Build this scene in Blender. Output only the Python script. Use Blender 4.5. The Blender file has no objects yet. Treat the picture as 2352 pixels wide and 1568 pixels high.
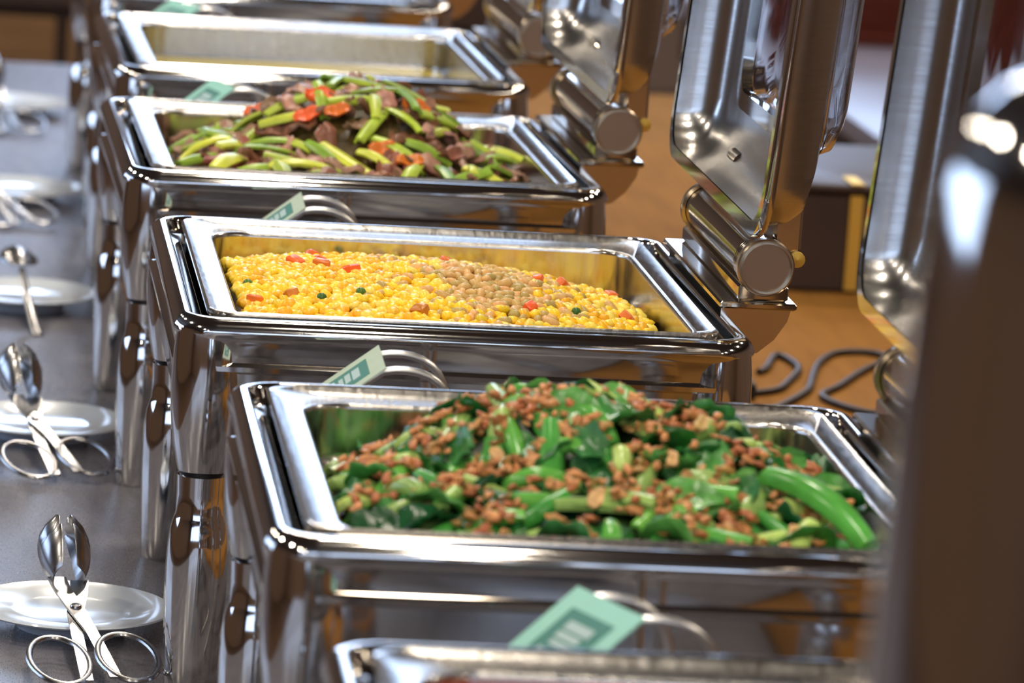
import bpy, math, random
from mathutils import Vector, Matrix
random.seed(7)
S = bpy.context.scene
COL = S.collection
PI = math.pi
TZ = 0.75                                   # table height

# ------------------------------------------------------------------ camera
cam_d = bpy.data.cameras.new('camera'); cam = bpy.data.objects.new('camera', cam_d); COL.objects.link(cam)
S.camera = cam
cf = Vector((0.13335321, 0.97516430, -0.17683752)); cr = Vector((0.99013152, -0.12333180, 0.06654952)); cu = Vector((-0.04308703, 0.18396700, 0.98198760))
cam.matrix_world = Matrix(((cr.x, cu.x, -cf.x, -0.4992), (cr.y, cu.y, -cf.y, -4.1207), (cr.z, cu.z, -cf.z, 1.76035), (0, 0, 0, 1)))
cam_d.sensor_width = 36.0; cam_d.lens = 11000 * 36.0 / 2352
cam_d.clip_start = 0.05; cam_d.clip_end = 60
cam_d.dof.use_dof = True; cam_d.dof.focus_distance = 4.12; cam_d.dof.aperture_fstop = 8.5

# ------------------------------------------------------------------ world, exposure
w = bpy.data.worlds.new('world'); S.world = w; w.use_nodes = True
w.node_tree.nodes['Background'].inputs[0].default_value = (0.62, 0.72, 0.85, 1)
w.node_tree.nodes['Background'].inputs[1].default_value = 0.25
S.view_settings.view_transform = 'Standard'; S.view_settings.look = 'None'
S.view_settings.exposure = 0.12; S.view_settings.gamma = 1.0; S.view_settings.use_curve_mapping = False

FAR_WINDOW, LEFT_WINDOW, BACK_WINDOW, CEILING_GLOW = 11.0, 3.8, 2.2, 3.2
LAMP_POWER = 17.0
def area_light(name, loc, size, power, color, target, shape='DISK', size_y=None):
    d = bpy.data.lights.new(name, 'AREA'); d.shape = shape; d.size = size
    if size_y: d.size_y = size_y
    d.energy = power; d.color = color
    o = bpy.data.objects.new(name, d); COL.objects.link(o); o.location = loc
    o.rotation_euler = (Vector(target) - Vector(loc)).to_track_quat('-Z', 'Y').to_euler()
    return o
def spot_light(name, loc, target, power, color, angle, radius=0.06):
    d = bpy.data.lights.new(name, 'SPOT'); d.energy = power; d.color = color
    d.spot_size = math.radians(angle); d.spot_blend = 0.35; d.shadow_soft_size = radius
    o = bpy.data.objects.new(name, d); COL.objects.link(o); o.location = loc
    o.rotation_euler = (Vector(target) - Vector(loc)).to_track_quat('-Z', 'Y').to_euler()
    return o

# ------------------------------------------------------------------ materials
def lin(c):
    return tuple(((x / 255) / 12.92 if x / 255 <= 0.04045 else ((x / 255 + 0.055) / 1.055) ** 2.4) for x in c) + (1,)
def mat(name, col, rough=0.5, metal=0.0, var=0.0, vscale=20, bump=0.0, bscale=60, spec=0.5, stretch=None, objvar=0.0, trans=0.0, ior=1.45, emit=None, estr=1.0, sss=0.0, coat=0.0, rvar=0.0):
    m = bpy.data.materials.new(name); m.use_nodes = True
    nt = m.node_tree; b = nt.nodes['Principled BSDF']
    c = lin(col)
    b.inputs['Base Color'].default_value = c; b.inputs['Roughness'].default_value = rough; b.inputs['Metallic'].default_value = metal
    b.inputs['Specular IOR Level'].default_value = spec; b.inputs['IOR'].default_value = ior
    b.inputs['Transmission Weight'].default_value = trans; b.inputs['Coat Weight'].default_value = coat
    if sss:
        b.inputs['Subsurface Weight'].default_value = sss; b.inputs['Subsurface Radius'].default_value = (0.006, 0.004, 0.002); b.inputs['Subsurface Scale'].default_value = 0.5
    if emit:
        b.inputs['Emission Color'].default_value = lin(emit); b.inputs['Emission Strength'].default_value = estr
    tc = nt.nodes.new('ShaderNodeTexCoord'); mp = nt.nodes.new('ShaderNodeMapping'); nt.links.new(tc.outputs['Object'], mp.inputs[0])
    if stretch: mp.inputs['Scale'].default_value = stretch
    src = None
    if var > 0 or objvar > 0:
        hs = nt.nodes.new('ShaderNodeHueSaturation'); hs.inputs['Color'].default_value = c
        if var > 0:
            n = nt.nodes.new('ShaderNodeTexNoise'); n.inputs['Scale'].default_value = vscale; n.inputs['Detail'].default_value = 5
            nt.links.new(mp.outputs[0], n.inputs['Vector'])
            r = nt.nodes.new('ShaderNodeMapRange'); r.inputs[1].default_value = 0.3; r.inputs[2].default_value = 0.7; r.inputs[3].default_value = 1 - var; r.inputs[4].default_value = 1 + var
            nt.links.new(n.outputs[0], r.inputs[0]); src = r.outputs[0]
        if objvar > 0:
            oi = nt.nodes.new('ShaderNodeObjectInfo')
            r2 = nt.nodes.new('ShaderNodeMapRange'); r2.inputs[3].default_value = 1 - objvar; r2.inputs[4].default_value = 1 + objvar
            nt.links.new(oi.outputs['Random'], r2.inputs[0])
            r3 = nt.nodes.new('ShaderNodeMapRange'); r3.inputs[3].default_value = 0.5 + objvar * 0.07; r3.inputs[4].default_value = 0.5 - objvar * 0.07
            nt.links.new(oi.outputs['Random'], r3.inputs[0]); nt.links.new(r3.outputs[0], hs.inputs['Hue'])
            if src:
                mu = nt.nodes.new('ShaderNodeMath'); mu.operation = 'MULTIPLY'; nt.links.new(src, mu.inputs[0]); nt.links.new(r2.outputs[0], mu.inputs[1]); src = mu.outputs[0]
            else: src = r2.outputs[0]
        nt.links.new(src, hs.inputs['Value']); nt.links.new(hs.outputs[0], b.inputs['Base Color'])
    if bump > 0 or rvar > 0:
        n2 = nt.nodes.new('ShaderNodeTexNoise'); n2.inputs['Scale'].default_value = bscale; n2.inputs['Detail'].default_value = 4
        nt.links.new(mp.outputs[0], n2.inputs['Vector'])
        if bump > 0:
            bp = nt.nodes.new('ShaderNodeBump'); bp.inputs['Strength'].default_value = bump; bp.inputs['Distance'].default_value = 0.002
            nt.links.new(n2.outputs[0], bp.inputs['Height']); nt.links.new(bp.outputs[0], b.inputs['Normal'])
        if rvar > 0:
            rr = nt.nodes.new('ShaderNodeMapRange'); rr.inputs[1].default_value = 0.3; rr.inputs[2].default_value = 0.7; rr.inputs[3].default_value = max(0, rough - rvar); rr.inputs[4].default_value = rough + rvar
            nt.links.new(n2.outputs[0], rr.inputs[0]); nt.links.new(rr.outputs[0], b.inputs['Roughness'])
    return m

M = {}
M['steel'] = mat('polished steel', (214, 212, 210), 0.07, 1.0, bump=0.02, bscale=7)
M['steel_lid'] = mat('lid steel', (196, 195, 194), 0.22, 1.0, var=0.05, vscale=40, stretch=(1, 1, 12), bump=0.05, bscale=9)
M['steel_pan'] = mat('pan steel', (200, 198, 195), 0.2, 1.0, var=0.06, vscale=30, stretch=(6, 1, 1), rvar=0.05)
M['steel_hinge'] = mat('hinge steel', (196, 186, 172), 0.12, 1.0)
M['cap'] = mat('hinge cap satin steel', (176, 160, 138), 0.28, 1.0)
M['gap'] = mat('black gasket', (22, 20, 20), 0.5)
M['glass'] = mat('lid glass', (225, 228, 232), 0.03, 0.0, trans=1.0, ior=1.45)
M['slate'] = mat('grey stone table', (116, 115, 124), 0.30, 0.0, var=0.25, vscale=9, stretch=(6, 1, 1), bump=0.02, bscale=120, spec=0.6, rvar=0.07)
M['tan'] = mat('lamplight-tinted wooden counter', (138, 96, 46), 0.8, 0.0, spec=0.03, var=0.12, vscale=6, stretch=(9, 1, 1), bump=0.03, bscale=90)  # warm lamplight on the table's back part is put into this tan
M['tan_rail'] = mat('tan wood', (126, 92, 58), 0.5, 0.0, var=0.2, vscale=4, stretch=(1, 1, 9))
M['dark_wood'] = mat('dark brown wood', (62, 44, 34), 0.45, 0.0, var=0.25, vscale=5, stretch=(1, 9, 1))
M['floor'] = mat('brown plank floor', (84, 60, 42), 0.6, 0.0, var=0.25, vscale=5, stretch=(9, 1, 1))
M['wall'] = mat('brown wall', (120, 92, 70), 0.7, 0.0, var=0.1, vscale=3)
M['ceil'] = mat('dark ceiling', (92, 80, 70), 0.7, 0.0, var=0.08, vscale=2)
M['frame'] = mat('dark window frame', (50, 42, 38), 0.4)
M['china'] = mat('white porcelain', (228, 237, 246), 0.12, 0.0, coat=0.3, bump=0.01, bscale=10)
M['tong'] = mat('tongs steel', (168, 168, 170), 0.24, 1.0, rvar=0.04, bscale=40)
M['rubber'] = mat('black cord', (40, 26, 18), 0.5)
M['teal_light'] = mat('pale teal card', (150, 214, 200), 0.45, var=0.04, vscale=30)
M['sage'] = mat('pale sage card', (186, 206, 186), 0.45, var=0.04, vscale=30)
M['wire'] = mat('bright wire', (226, 224, 220), 0.3, 1.0)
M['teal_dark'] = mat('dark teal print', (60, 132, 124), 0.5)
M['print'] = mat('pale grey print', (176, 204, 206), 0.5)
M['brass'] = mat('brass', (230, 190, 90), 0.5, 1.0)
M['redbrown'] = mat('red brown wood', (128, 60, 46), 0.45, var=0.25, vscale=8, stretch=(1, 8, 8))
M['greytop'] = mat('grey stone top', (120, 112, 118), 0.35, var=0.1, vscale=10, stretch=(1, 8, 1))
# food
M['corn'] = mat('corn yellow', (255, 212, 40), 0.35, var=0.16, vscale=70, objvar=0.2, sss=0.15)
M['corn2'] = mat('corn deep yellow', (252, 190, 30), 0.35, var=0.18, vscale=70, objvar=0.2, sss=0.15)
M['corn3'] = mat('corn pale', (255, 228, 96), 0.35, var=0.12, vscale=70, objvar=0.15, sss=0.15)
M['nut'] = mat('toasted nut', (214, 176, 104), 0.4, var=0.18, vscale=60, objvar=0.3, sss=0.1)
M['carrot'] = mat('carrot orange', (230, 122, 44), 0.35, var=0.15, vscale=60, objvar=0.25, sss=0.1)
M['pea'] = mat('pea green', (78, 118, 40), 0.35, var=0.2, vscale=60, objvar=0.3)
M['celery'] = mat('celery green', (190, 206, 76), 0.32, var=0.22, vscale=45, objvar=0.3, sss=0.1)
M['celery2'] = mat('celery bright', (158, 192, 66), 0.32, var=0.25, vscale=45, objvar=0.3, sss=0.1)
M['beef'] = mat('stir fried beef', (136, 88, 66), 0.32, var=0.35, vscale=60, objvar=0.35, bump=0.4, bscale=200)
M['beef2'] = mat('stir fried beef pale', (172, 130, 108), 0.32, var=0.3, vscale=60, objvar=0.3, bump=0.4, bscale=200)
M['stem'] = mat('pale green stem', (172, 204, 112), 0.25, var=0.25, vscale=40, objvar=0.3, sss=0.15)
M['stem2'] = mat('bright green stem', (96, 176, 74), 0.22, var=0.25, vscale=40, objvar=0.3, sss=0.1)
M['leaf'] = mat('dark green leaf', (34, 96, 46), 0.22, var=0.4, vscale=50, objvar=0.4, bump=0.5, bscale=120)
M['leaf2'] = mat('mid green leaf', (74, 142, 66), 0.25, var=0.35, vscale=50, objvar=0.4, bump=0.5, bscale=120)
M['mince'] = mat('minced pork', (192, 142, 80), 0.4, var=0.3, vscale=120, objvar=0.3, bump=0.5, bscale=250)
M['mince2'] = mat('minced pork dark', (168, 110, 58), 0.4, var=0.3, vscale=120, objvar=0.3, bump=0.5, bscale=250)
M['garlic'] = mat('garlic slice', (222, 178, 118), 0.4, var=0.15, vscale=80, objvar=0.15, sss=0.2)
M['soup'] = mat('yellow soup', (216, 196, 96), 0.12, var=0.08, vscale=20)
M['bed_corn'] = mat('corn bed', (230, 170, 26), 0.5, var=0.3, vscale=90)
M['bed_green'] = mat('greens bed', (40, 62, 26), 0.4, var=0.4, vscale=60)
M['bed_beef'] = mat('beef bed', (86, 70, 34), 0.4, var=0.4, vscale=60)
M['bed_red'] = mat('red sauce bed', (150, 66, 34), 0.35, var=0.35, vscale=60)
M['orange'] = mat('orange sliver', (214, 96, 50), 0.35, var=0.2, vscale=60, objvar=0.3)

# ------------------------------------------------------------------ mesh helpers
class MB:
    def __init__(s): s.v = []; s.f = []; s.mi = []
    def add(s, vs, fs, mi=0, T=None):
        o = len(s.v)
        s.v += [tuple(T @ Vector(p)) for p in vs] if T is not None else [tuple(p) for p in vs]
        s.f += [tuple(i + o for i in f) for f in fs]; s.mi += [mi] * len(fs)
        return s
    def box(s, x0, x1, y0, y1, z0, z1, T=None, mi=0, bev=0.0):
        if bev > 0:
            hx, hy = (x1 - x0) / 2, (y1 - y0) / 2; cx, cy = (x0 + x1) / 2, (y0 + y1) / 2
            lp = []
            for (i, z) in ((bev, z0), (0, z0 + bev), (0, z1 - bev), (bev, z1)):
                lp.append([(cx + p[0], cy + p[1], z) for p in rrect(hx - i, hy - i, max(bev * 1.0, 1e-4), 2)])
            return s.loft(lp, True, True, T, mi)
        vs = [(x0, y0, z0), (x1, y0, z0), (x1, y1, z0), (x0, y1, z0), (x0, y0, z1), (x1, y0, z1), (x1, y1, z1), (x0, y1, z1)]
        return s.add(vs, [(3, 2, 1, 0), (4, 5, 6, 7), (0, 1, 5, 4), (1, 2, 6, 5), (2, 3, 7, 6), (3, 0, 4, 7)], mi, T)
    def loft(s, loops, c0=False, c1=False, T=None, mi=0, ring=False):
        n = len(loops[0]); vs = [p for l in loops for p in l]; fs = []
        K = len(loops)
        for k in range(K if ring else K - 1):
            a, b = k * n, ((k + 1) % K) * n
            for i in range(n):
                j = (i + 1) % n; fs.append((a + i, a + j, b + j, b + i))
        if c0: fs.append(tuple(range(n - 1, -1, -1)))
        if c1: fs.append(tuple(range((K - 1) * n, K * n)))
        return s.add(vs, fs, mi, T)
    def lathe(s, prof, n=24, cx=0, cy=0, T=None, mi=0, ex=2.0):
        lp = []
        for r, z in prof:
            l = []
            for i in range(n):
                a = 2 * PI * i / n; c, q = math.cos(a), math.sin(a)
                k = (abs(c) ** ex + abs(q) ** ex) ** (-1 / ex)
                l.append((cx + r * k * c, cy + r * k * q, z))
            lp.append(l)
        return s.loft(lp, prof[0][0] > 1e-5 and False, False, T, mi)
    def tube(s, pts, r, n=8, closed=False, mi=0, T=None, flat=1.0):
        pts = [Vector(p) for p in pts]; K = len(pts); lp = []
        rs = r if isinstance(r, (list, tuple)) else [r] * K
        up = Vector((0, 0, 1))
        for k in range(K):
            if closed: t = pts[(k + 1) % K] - pts[k - 1]
            else: t = pts[min(k + 1, K - 1)] - pts[max(k - 1, 0)]
            t.normalize()
            sd = t.cross(up)
            if sd.length < 1e-3: sd = t.cross(Vector((0, 1, 0)))
            sd.normalize(); u2 = sd.cross(t)
            lp.append([tuple(pts[k] + sd * rs[k] * math.cos(2 * PI * i / n) + u2 * rs[k] * flat * math.sin(2 * PI * i / n)) for i in range(n)])
        return s.loft(lp, not closed, not closed, T, mi, ring=closed)
    def mesh(s, name, mats, smooth=True, ang=40):
        me = bpy.data.meshes.new(name); me.from_pydata(s.v, [], s.f)
        for m in (mats if isinstance(mats, (list, tuple)) else [mats]): me.materials.append(m)
        if any(s.mi): me.polygons.foreach_set('material_index', s.mi)
        if smooth:
            me.polygons.foreach_set('use_smooth', [True] * len(me.polygons)); me.set_sharp_from_angle(angle=math.radians(ang))
        me.update(); return me
    def obj(s, name, mats, parent=None, smooth=True, ang=40):
        return link(name, s.mesh(name, mats, smooth, ang), parent)

def rrect(hx, hy, r, n=5):
    out = []
    for (sx, sy, a0) in ((1, 1, 0), (-1, 1, 90), (-1, -1, 180), (1, -1, 270)):
        for i in range(n + 1):
            a = math.radians(a0 + 90 * i / n)
            out.append((sx * (hx - r) + r * math.cos(a), sy * (hy - r) + r * math.sin(a)))
    return out
def ring(hx, hy, r, z, n=5, cx=0, cy=0): return [(cx + p[0], cy + p[1], z) for p in rrect(hx, hy, r, n)]
def link(name, me, parent=None):
    o = bpy.data.objects.new(name, me); COL.objects.link(o)
    if parent is not None: o.parent = parent
    return o
def tag(o, label=None, cat=None, group=None, kind=None):
    if label: o['label'] = label
    if cat: o['category'] = cat
    if group: o['group'] = group
    if kind: o['kind'] = kind
    return o
def empty(name, loc, rz=0, label=None, cat=None, group=None):
    o = bpy.data.objects.new(name, None); COL.objects.link(o); o.location = loc; o.rotation_euler = (0, 0, rz); o.empty_display_size = 0.05
    return tag(o, label, cat, group)
def copy_tree(o, parent=None):
    c = o.copy(); COL.objects.link(c); c.parent = parent
    for ch in list(o.children): copy_tree(ch, c)
    return c

# ------------------------------------------------------------------ setting
tag(MB().box(-6, 5, -7, 10, -0.05, 0).obj('floor', M['floor'], smooth=False), kind='structure')
tag(MB().box(-6, 5, -7, 10, 3.4, 3.5).obj('ceiling', M['ceil'], smooth=False), kind='structure')
tag(MB().box(4.9, 5, -7, 10, 0, 3.4).obj('wall_right', M['wall'], smooth=False), kind='structure')
def glazing_mat(strength):
    return mat('daylight pane', (225, 235, 250), 0.1, emit=(190, 216, 255), estr=strength)
def window_wall(name, wname, axis, pos, a0, a1, z0, z1, n, lo, hi, strength):
    day = glazing_mat(strength)
    # wall with one long glazed opening split by mullions
    m = MB()
    def b(p0, p1, q0, q1, dp=0.1, off=0.0, mb=m):
        if axis == 'y': mb.box(p0, p1, pos + off, pos + off + dp, q0, q1)
        else: mb.box(pos + off, pos + off + dp, p0, p1, q0, q1)
    b(lo, hi, 0, z0); b(lo, hi, z1, 3.4); b(lo, a0, z0, z1); b(a1, hi, z0, z1)
    tag(m.obj(name, M['wall'], smooth=False), kind='structure')
    fr = MB()
    for i in range(n + 1):
        c = a0 + (a1 - a0) * i / n; b(c - 0.04, c + 0.04, z0, z1, 0.06, 0.02, fr)
    b(a0, a1, z0, z0 + 0.06, 0.06, 0.02, fr); b(a0, a1, z1 - 0.06, z1, 0.06, 0.02, fr)
    f = tag(fr.obj(wname, M['frame'], smooth=False), kind='structure')
    for i in range(n):
        pm = MB(); c0 = a0 + (a1 - a0) * i / n + 0.04; c1 = a0 + (a1 - a0) * (i + 1) / n - 0.04
        b(c0, c1, z0 + 0.06, z1 - 0.06, 0.01, 0.05, pm)
        pm.obj('pane', day, f, smooth=False)
window_wall('wall_far', 'window_1', 'y', 9.9, -0.15, 2.4, 2.35, 3.3, 3, -6, 5, FAR_WINDOW)
window_wall('wall_back', 'window_3', 'y', -7, -4.6, 2.0, 1.2, 3.0, 5, -6, 5, BACK_WINDOW)
window_wall('wall_left', 'window_2', 'x', -6, 1.0, 9.2, 1.3, 3.1, 5, -7, 10, LEFT_WINDOW)

# added glowing ceiling strip, out of view, that whitens the dish rims
day = glazing_mat(CEILING_GLOW); fr = MB()
for i in range(7): fr.box(0.25, 2.2, 3.6 + i - 0.04, 3.6 + i + 0.04, 3.36, 3.4)
fr.box(0.21, 0.29, 3.56, 9.64, 3.36, 3.4); fr.box(2.16, 2.24, 3.56, 9.64, 3.36, 3.4)
f = tag(fr.obj('added_ceiling_strip', M['frame'], smooth=False), kind='structure')
for i in range(6): MB().box(0.29, 2.16, 3.64 + i, 4.56 + i, 3.385, 3.395).obj('pane', day, f, smooth=False)
# recessed ceiling lamps
def ceiling_lamp(x, y, label, col=(1.0, 0.92, 0.80), power=LAMP_POWER, r=0.13):
    e = empty('ceiling_lamp', (x, y, 3.4), 0, label, 'lamp', 'round recessed ceiling lamps')
    MB().lathe([(r + 0.03, 0), (r + 0.03, -0.012), (r, -0.014), (r, -0.004)], 24).obj('trim_ring', M['steel'], e)
    MB().lathe([(r, -0.006), (0.0001, -0.006)], 24).obj('diffuser', mat_lamp, e)
    l = area_light('lamp_light', (x, y, 3.385), r * 2, power, col, (x, y, 0))
    l.parent = e; l.location = (0, 0, -0.015)
mat_lamp = mat('lamp diffuser', (255, 230, 190), 0.4, emit=(255, 214, 150), estr=18)
for yy in (-5.5, -3.6, -1.7, 0.2, 2.1, 4.0, 5.9):
    for xx in (-2.4, 0.0, 2.4):
        ceiling_lamp(xx, yy, 'round warm recessed lamp in the dark ceiling above the buffet')
# two warm spotlights over the back counter
for (x, y, tx, ty, p) in ((1.5, 3.6, 0.55, 2.2, 34), (1.5, 1.9, 0.55, 0.7, 34)):
    e = empty('spotlight', (x, y, 3.4), 0, 'black ceiling spotlight aimed at the wooden back counter, y %.0f' % y if False else ('black ceiling spotlight over the far end of the wooden counter' if y > 2 else 'black ceiling spotlight over the near end of the wooden counter'), 'lamp', 'ceiling spotlights')
    MB().lathe([(0.0001, 0), (0.02, 0), (0.02, -0.12), (0.05, -0.13), (0.06, -0.28), (0.055, -0.28), (0.045, -0.15), (0.0001, -0.15)], 20).obj('housing', M['gap'], e)
    l = spot_light('spot_beam', (x, y, 3.1), (tx, ty, TZ), p, (1.0, 0.74, 0.42), 46)
    l.parent = e; l.location = (0, 0, -0.3)

# ------------------------------------------------------------------ tables
def table(name, label, x0, x1, y0, y1, z, topm, legm, t=0.04, apron=True, cat='table'):
    e = empty(name, ((x0 + x1) / 2, (y0 + y1) / 2, 0), 0, label, cat)
    hx, hy = (x1 - x0) / 2, (y1 - y0) / 2
    MB().box(-hx, hx, -hy, hy, z - t, z, bev=0.003).obj('tabletop', topm, e)
    if apron: MB().box(-hx + .02, hx - .02, -hy + .02, hy - .02, z - t - 0.10, z - t).obj('apron', legm, e, smooth=False)
    for sx in (-1, 1):
        for sy in (-1, 1):
            MB().box(sx * (hx - .06) - .03, sx * (hx - .06) + .03, sy * (hy - .06) - .03, sy * (hy - .06) + .03, 0, z - t - (0.10 if apron else 0), bev=0.004).obj('leg', legm, e)
    return e
table('buffet_table', 'long grey stone topped buffet table carrying the plates and tongs', -0.80, 0.245, -2.9, 3.86, TZ, M['slate'], M['dark_wood'])
table('back_counter', 'lamplight-tinted wooden counter behind the chafing dishes with black cords on it', 0.25, 0.98, -2.9, 3.86, TZ, M['tan'], M['dark_wood'])
table('side_table', 'grey topped side table at the far right with red-brown trays on it', 1.115, 2.4, 2.6, 5.6, TZ, M['greytop'], M['dark_wood'])

# far sideboard with a tan rail
e = empty('sideboard', (-0.4, 5.9, 0), 0, 'low tan wooden sideboard with dark top at the far left', 'sideboard')
MB().box(-1.6, 1.2, -0.25, 0.25, 0.0, 0.64, bev=0.005).obj('cabinet', M['dark_wood'], e)
for i in range(3): MB().box(-1.57 + i * 0.925, -1.57 + i * 0.925 + 0.90, -0.27, -0.25, 0.34, 0.62, bev=0.004).obj('drawer', M['tan_rail'], e)
MB().box(-1.63, 1.23, -0.28, 0.28, 0.64, 0.72, bev=0.005).obj('top', M['dark_wood'], e)

# ------------------------------------------------------------------ chafing dish
WX, LY, RZ = 0.243, 0.275, 0.32
LEGX, LEGY = 0.2125, 0.245
def make_chafer():
    root = empty('chafing_dish', (0, 0, 0))
    m = MB()     # rim frame, open ring with its channel
    prof = [(0.004, RZ - 0.020), (0.000, RZ - 0.013), (0.0005, RZ - 0.009), (0.003, RZ - 0.0045), (0.0060, RZ - 0.0016), (0.0085, RZ - 0.0003), (0.0135, RZ), (0.0150, RZ - 0.0008), (0.0165, RZ - 0.004), (0.019, RZ - 0.010), (0.027, RZ - 0.012), (0.027, RZ - 0.022)]
    m.loft([ring(WX - i, LY - i, max(0.034 - i * 0.5, 0.012), z, 6) for i, z in prof])
    m.obj('rim_frame', M['steel'], root)
    m = MB()     # water tub: upper band, ridge, lower curved tub
    prof = [(0.003, RZ - 0.018), (0.0045, RZ - 0.026), (0.005, RZ - 0.036), (0.001, RZ - 0.039), (0.001, RZ - 0.043), (0.008, RZ - 0.046), (0.010, RZ - 0.07), (0.013, RZ - 0.10), (0.022, RZ - 0.118), (0.040, RZ - 0.128), (0.08, RZ - 0.131)]
    m.loft([ring(WX - i, LY - i, 0.036, z, 6) for i, z in prof], False, True)
    m.obj('water_tub', M['steel'], root)
    g = MB(); g.loft([ring(WX - 0.020, LY - 0.020, 0.02, RZ - 0.0118, 4), ring(WX - 0.0265, LY - 0.0265, 0.018, RZ - 0.0118, 4)]); g.obj('gasket', M['gap'], root)
    up = MB().lathe([(0.0265, RZ - 0.010), (0.0285, RZ - 0.03), (0.0297, RZ - 0.06), (0.0285, 0.235), (0.0255, 0.212), (0.0222, 0.196), (0.0205, 0.189), (0.0175, 0.188), (0.0001, 0.188)], 32, ex=2.7).mesh('leg', M['steel'])
    gr = MB().lathe([(0.0182, 0.1895), (0.0182, 0.184)], 24).mesh('joint_ring', M['gap'])
    ft = MB().lathe([(0.0001, 0.186), (0.0175, 0.186), (0.0205, 0.1845), (0.0200, 0.168), (0.0200, 0.152), (0.0212, 0.148), (0.0236, 0.140), (0.0252, 0.126), (0.0260, 0.108), (0.0258, 0.08), (0.0246, 0.05), (0.0232, 0.02), (0.0226, 0.004), (0.021, 0.0), (0.0001, 0.0)], 32).mesh('foot', M['steel'])
    for sx in (-1, 1):
        for sy in (-1, 1):
            l = link('leg', up, root); l.location = (sx * LEGX, sy * LEGY, 0)
            j = link('joint_ring', gr, l)
            f = link('foot', ft, l)
    # hinge group on the back (right) side
    hx, hz, hl = 0.262, 0.366, 0.17
    m = MB()
    T = Matrix.Translation((hx, 0, hz)) @ Matrix.Rotation(-PI / 2, 4, 'X')
    pr = [(0.0215, -hl)]
    for k in range(5):
        y0 = -hl + 0.012 + k * 0.006; pr += [(0.0215, y0), (0.0232, y0 + 0.001), (0.0232, y0 + 0.004), (0.0215, y0 + 0.005)]
    pr += [(0.0215, hl)]
    m.lathe(pr, 28, T=T)
    hb = m.obj('hinge_barrel', M['steel_hinge'], root)
    for s in (-1, 1):
        c = MB().lathe([(0.0001, 0.0), (0.0235, 0.0), (0.0248, 0.0012), (0.0248, 0.010), (0.022, 0.012)], 40, T=Matrix.Translation((hx, s * hl, hz)) @ Matrix.Rotation(-s * PI / 2, 4, 'X') @ Matrix.Translation((0, 0, -0.006)) @ Matrix.Scale(-1, 4, (0, 0, 1)))
        c.obj('hinge_cap', M['cap'], hb, ang=20)
    m = MB()     # bracket: ledge, saddle, gusset
    m.box(0.224, 0.291, -hl + .005, hl - .005, 0.330, 0.336, bev=0.0015)
    m.box(0.240, 0.284, -hl + .012, hl - .012, 0.336, 0.350, bev=0.002)
    gp = [(0.228, 0.330), (0.289, 0.330), (0.286, 0.318), (0.276, 0.302), (0.262, 0.290), (0.240, 0.286), (0.228, 0.290)]
    m.loft([[(x, -hl + .02, z) for x, z in gp], [(x, hl - .02, z) for x, z in gp]], True, True)
    m.obj('hinge_bracket', M['steel_hinge'], root, ang=30)
    # lid, standing open
    tau = math.radians(4.5)
    LT = Matrix.Translation((0.237, 0, 0.398)) @ Matrix.Rotation(tau, 4, 'Y')      # local: x = outward depth, y, z = up the lid
    H, V = 0.215, 0.262; uc = 0.218
    def lring(ih, iv, r, d, n=7): return [(d, p[0], uc + p[1]) for p in rrect(V - iv, H - ih, r, n)]
    m = MB()
    m.loft([lring(0.013, 0.013, 0.034, 0.0), lring(0.013, 0.013, 0.034, 0.012), lring(0.016, 0.016, 0.034, 0.026), lring(0.024, 0.024, 0.036, 0.037), lring(0.040, 0.040, 0.036, 0.043), lring(0.075, 0.075, 0.03, 0.045),
            lring(0.075, 0.075, 0.03, 0.047), lring(0.040, 0.040, 0.037, 0.0455), lring(0.022, 0.022, 0.038, 0.039), lring(0.014, 0.014, 0.036, 0.027), lring(0.011, 0.011, 0.036, 0.012), lring(0.011, 0.011, 0.036, 0.0)], T=LT)
    lid = m.obj('lid', M['steel_lid'], root)
    m = MB(); m.loft([lring(0.0135, 0.0135, 0.034, -0.002), lring(0.002, 0.002, 0.040, -0.002), lring(0.0, 0.0, 0.042, 0.0005), lring(0.0, 0.0, 0.042, 0.0045), lring(0.002, 0.002, 0.040, 0.007), lring(0.0115, 0.0115, 0.036, 0.007)], T=LT)
    m.obj('lid_flange', M['steel'], lid)
    m = MB(); m.loft([lring(0.070, 0.070, 0.034, 0.0475), lring(0.068, 0.068, 0.036, 0.056), lring(0.072, 0.072, 0.036, 0.066), lring(0.085, 0.085, 0.034, 0.073), lring(0.12, 0.12, 0.03, 0.0755)], False, True, T=LT)
    m.loft([lring(0.0725, 0.0725, 0.032, 0.0475), lring(0.0705, 0.0705, 0.034, 0.056), lring(0.0745, 0.0745, 0.034, 0.065), lring(0.0865, 0.0865, 0.032, 0.0715), lring(0.12, 0.12, 0.03, 0.0735)][::-1], True, False, T=LT)
    m.obj('lid_window', M['glass'], lid)
    m = MB(); m.loft([lring(0.078, 0.078, 0.03, 0.0435), lring(0.062, 0.062, 0.036, 0.0435), lring(0.060, 0.060, 0.038, 0.046), lring(0.060, 0.060, 0.038, 0.051), lring(0.066, 0.066, 0.037, 0.0535), lring(0.078, 0.078, 0.03, 0.0535)], T=LT, ring=True)
    m.obj('window_frame', M['steel'], lid)
    m = MB(); hp = [(0.045, -0.06, 0.395), (0.062, -0.06, 0.40), (0.072, -0.05, 0.405), (0.076, 0, 0.407), (0.072, 0.05, 0.405), (0.062, 0.06, 0.40), (0.045, 0.06, 0.395)]
    m.tube(hp, 0.006, 10, T=LT); m.obj('lid_handle', M['steel'], lid)
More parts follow.
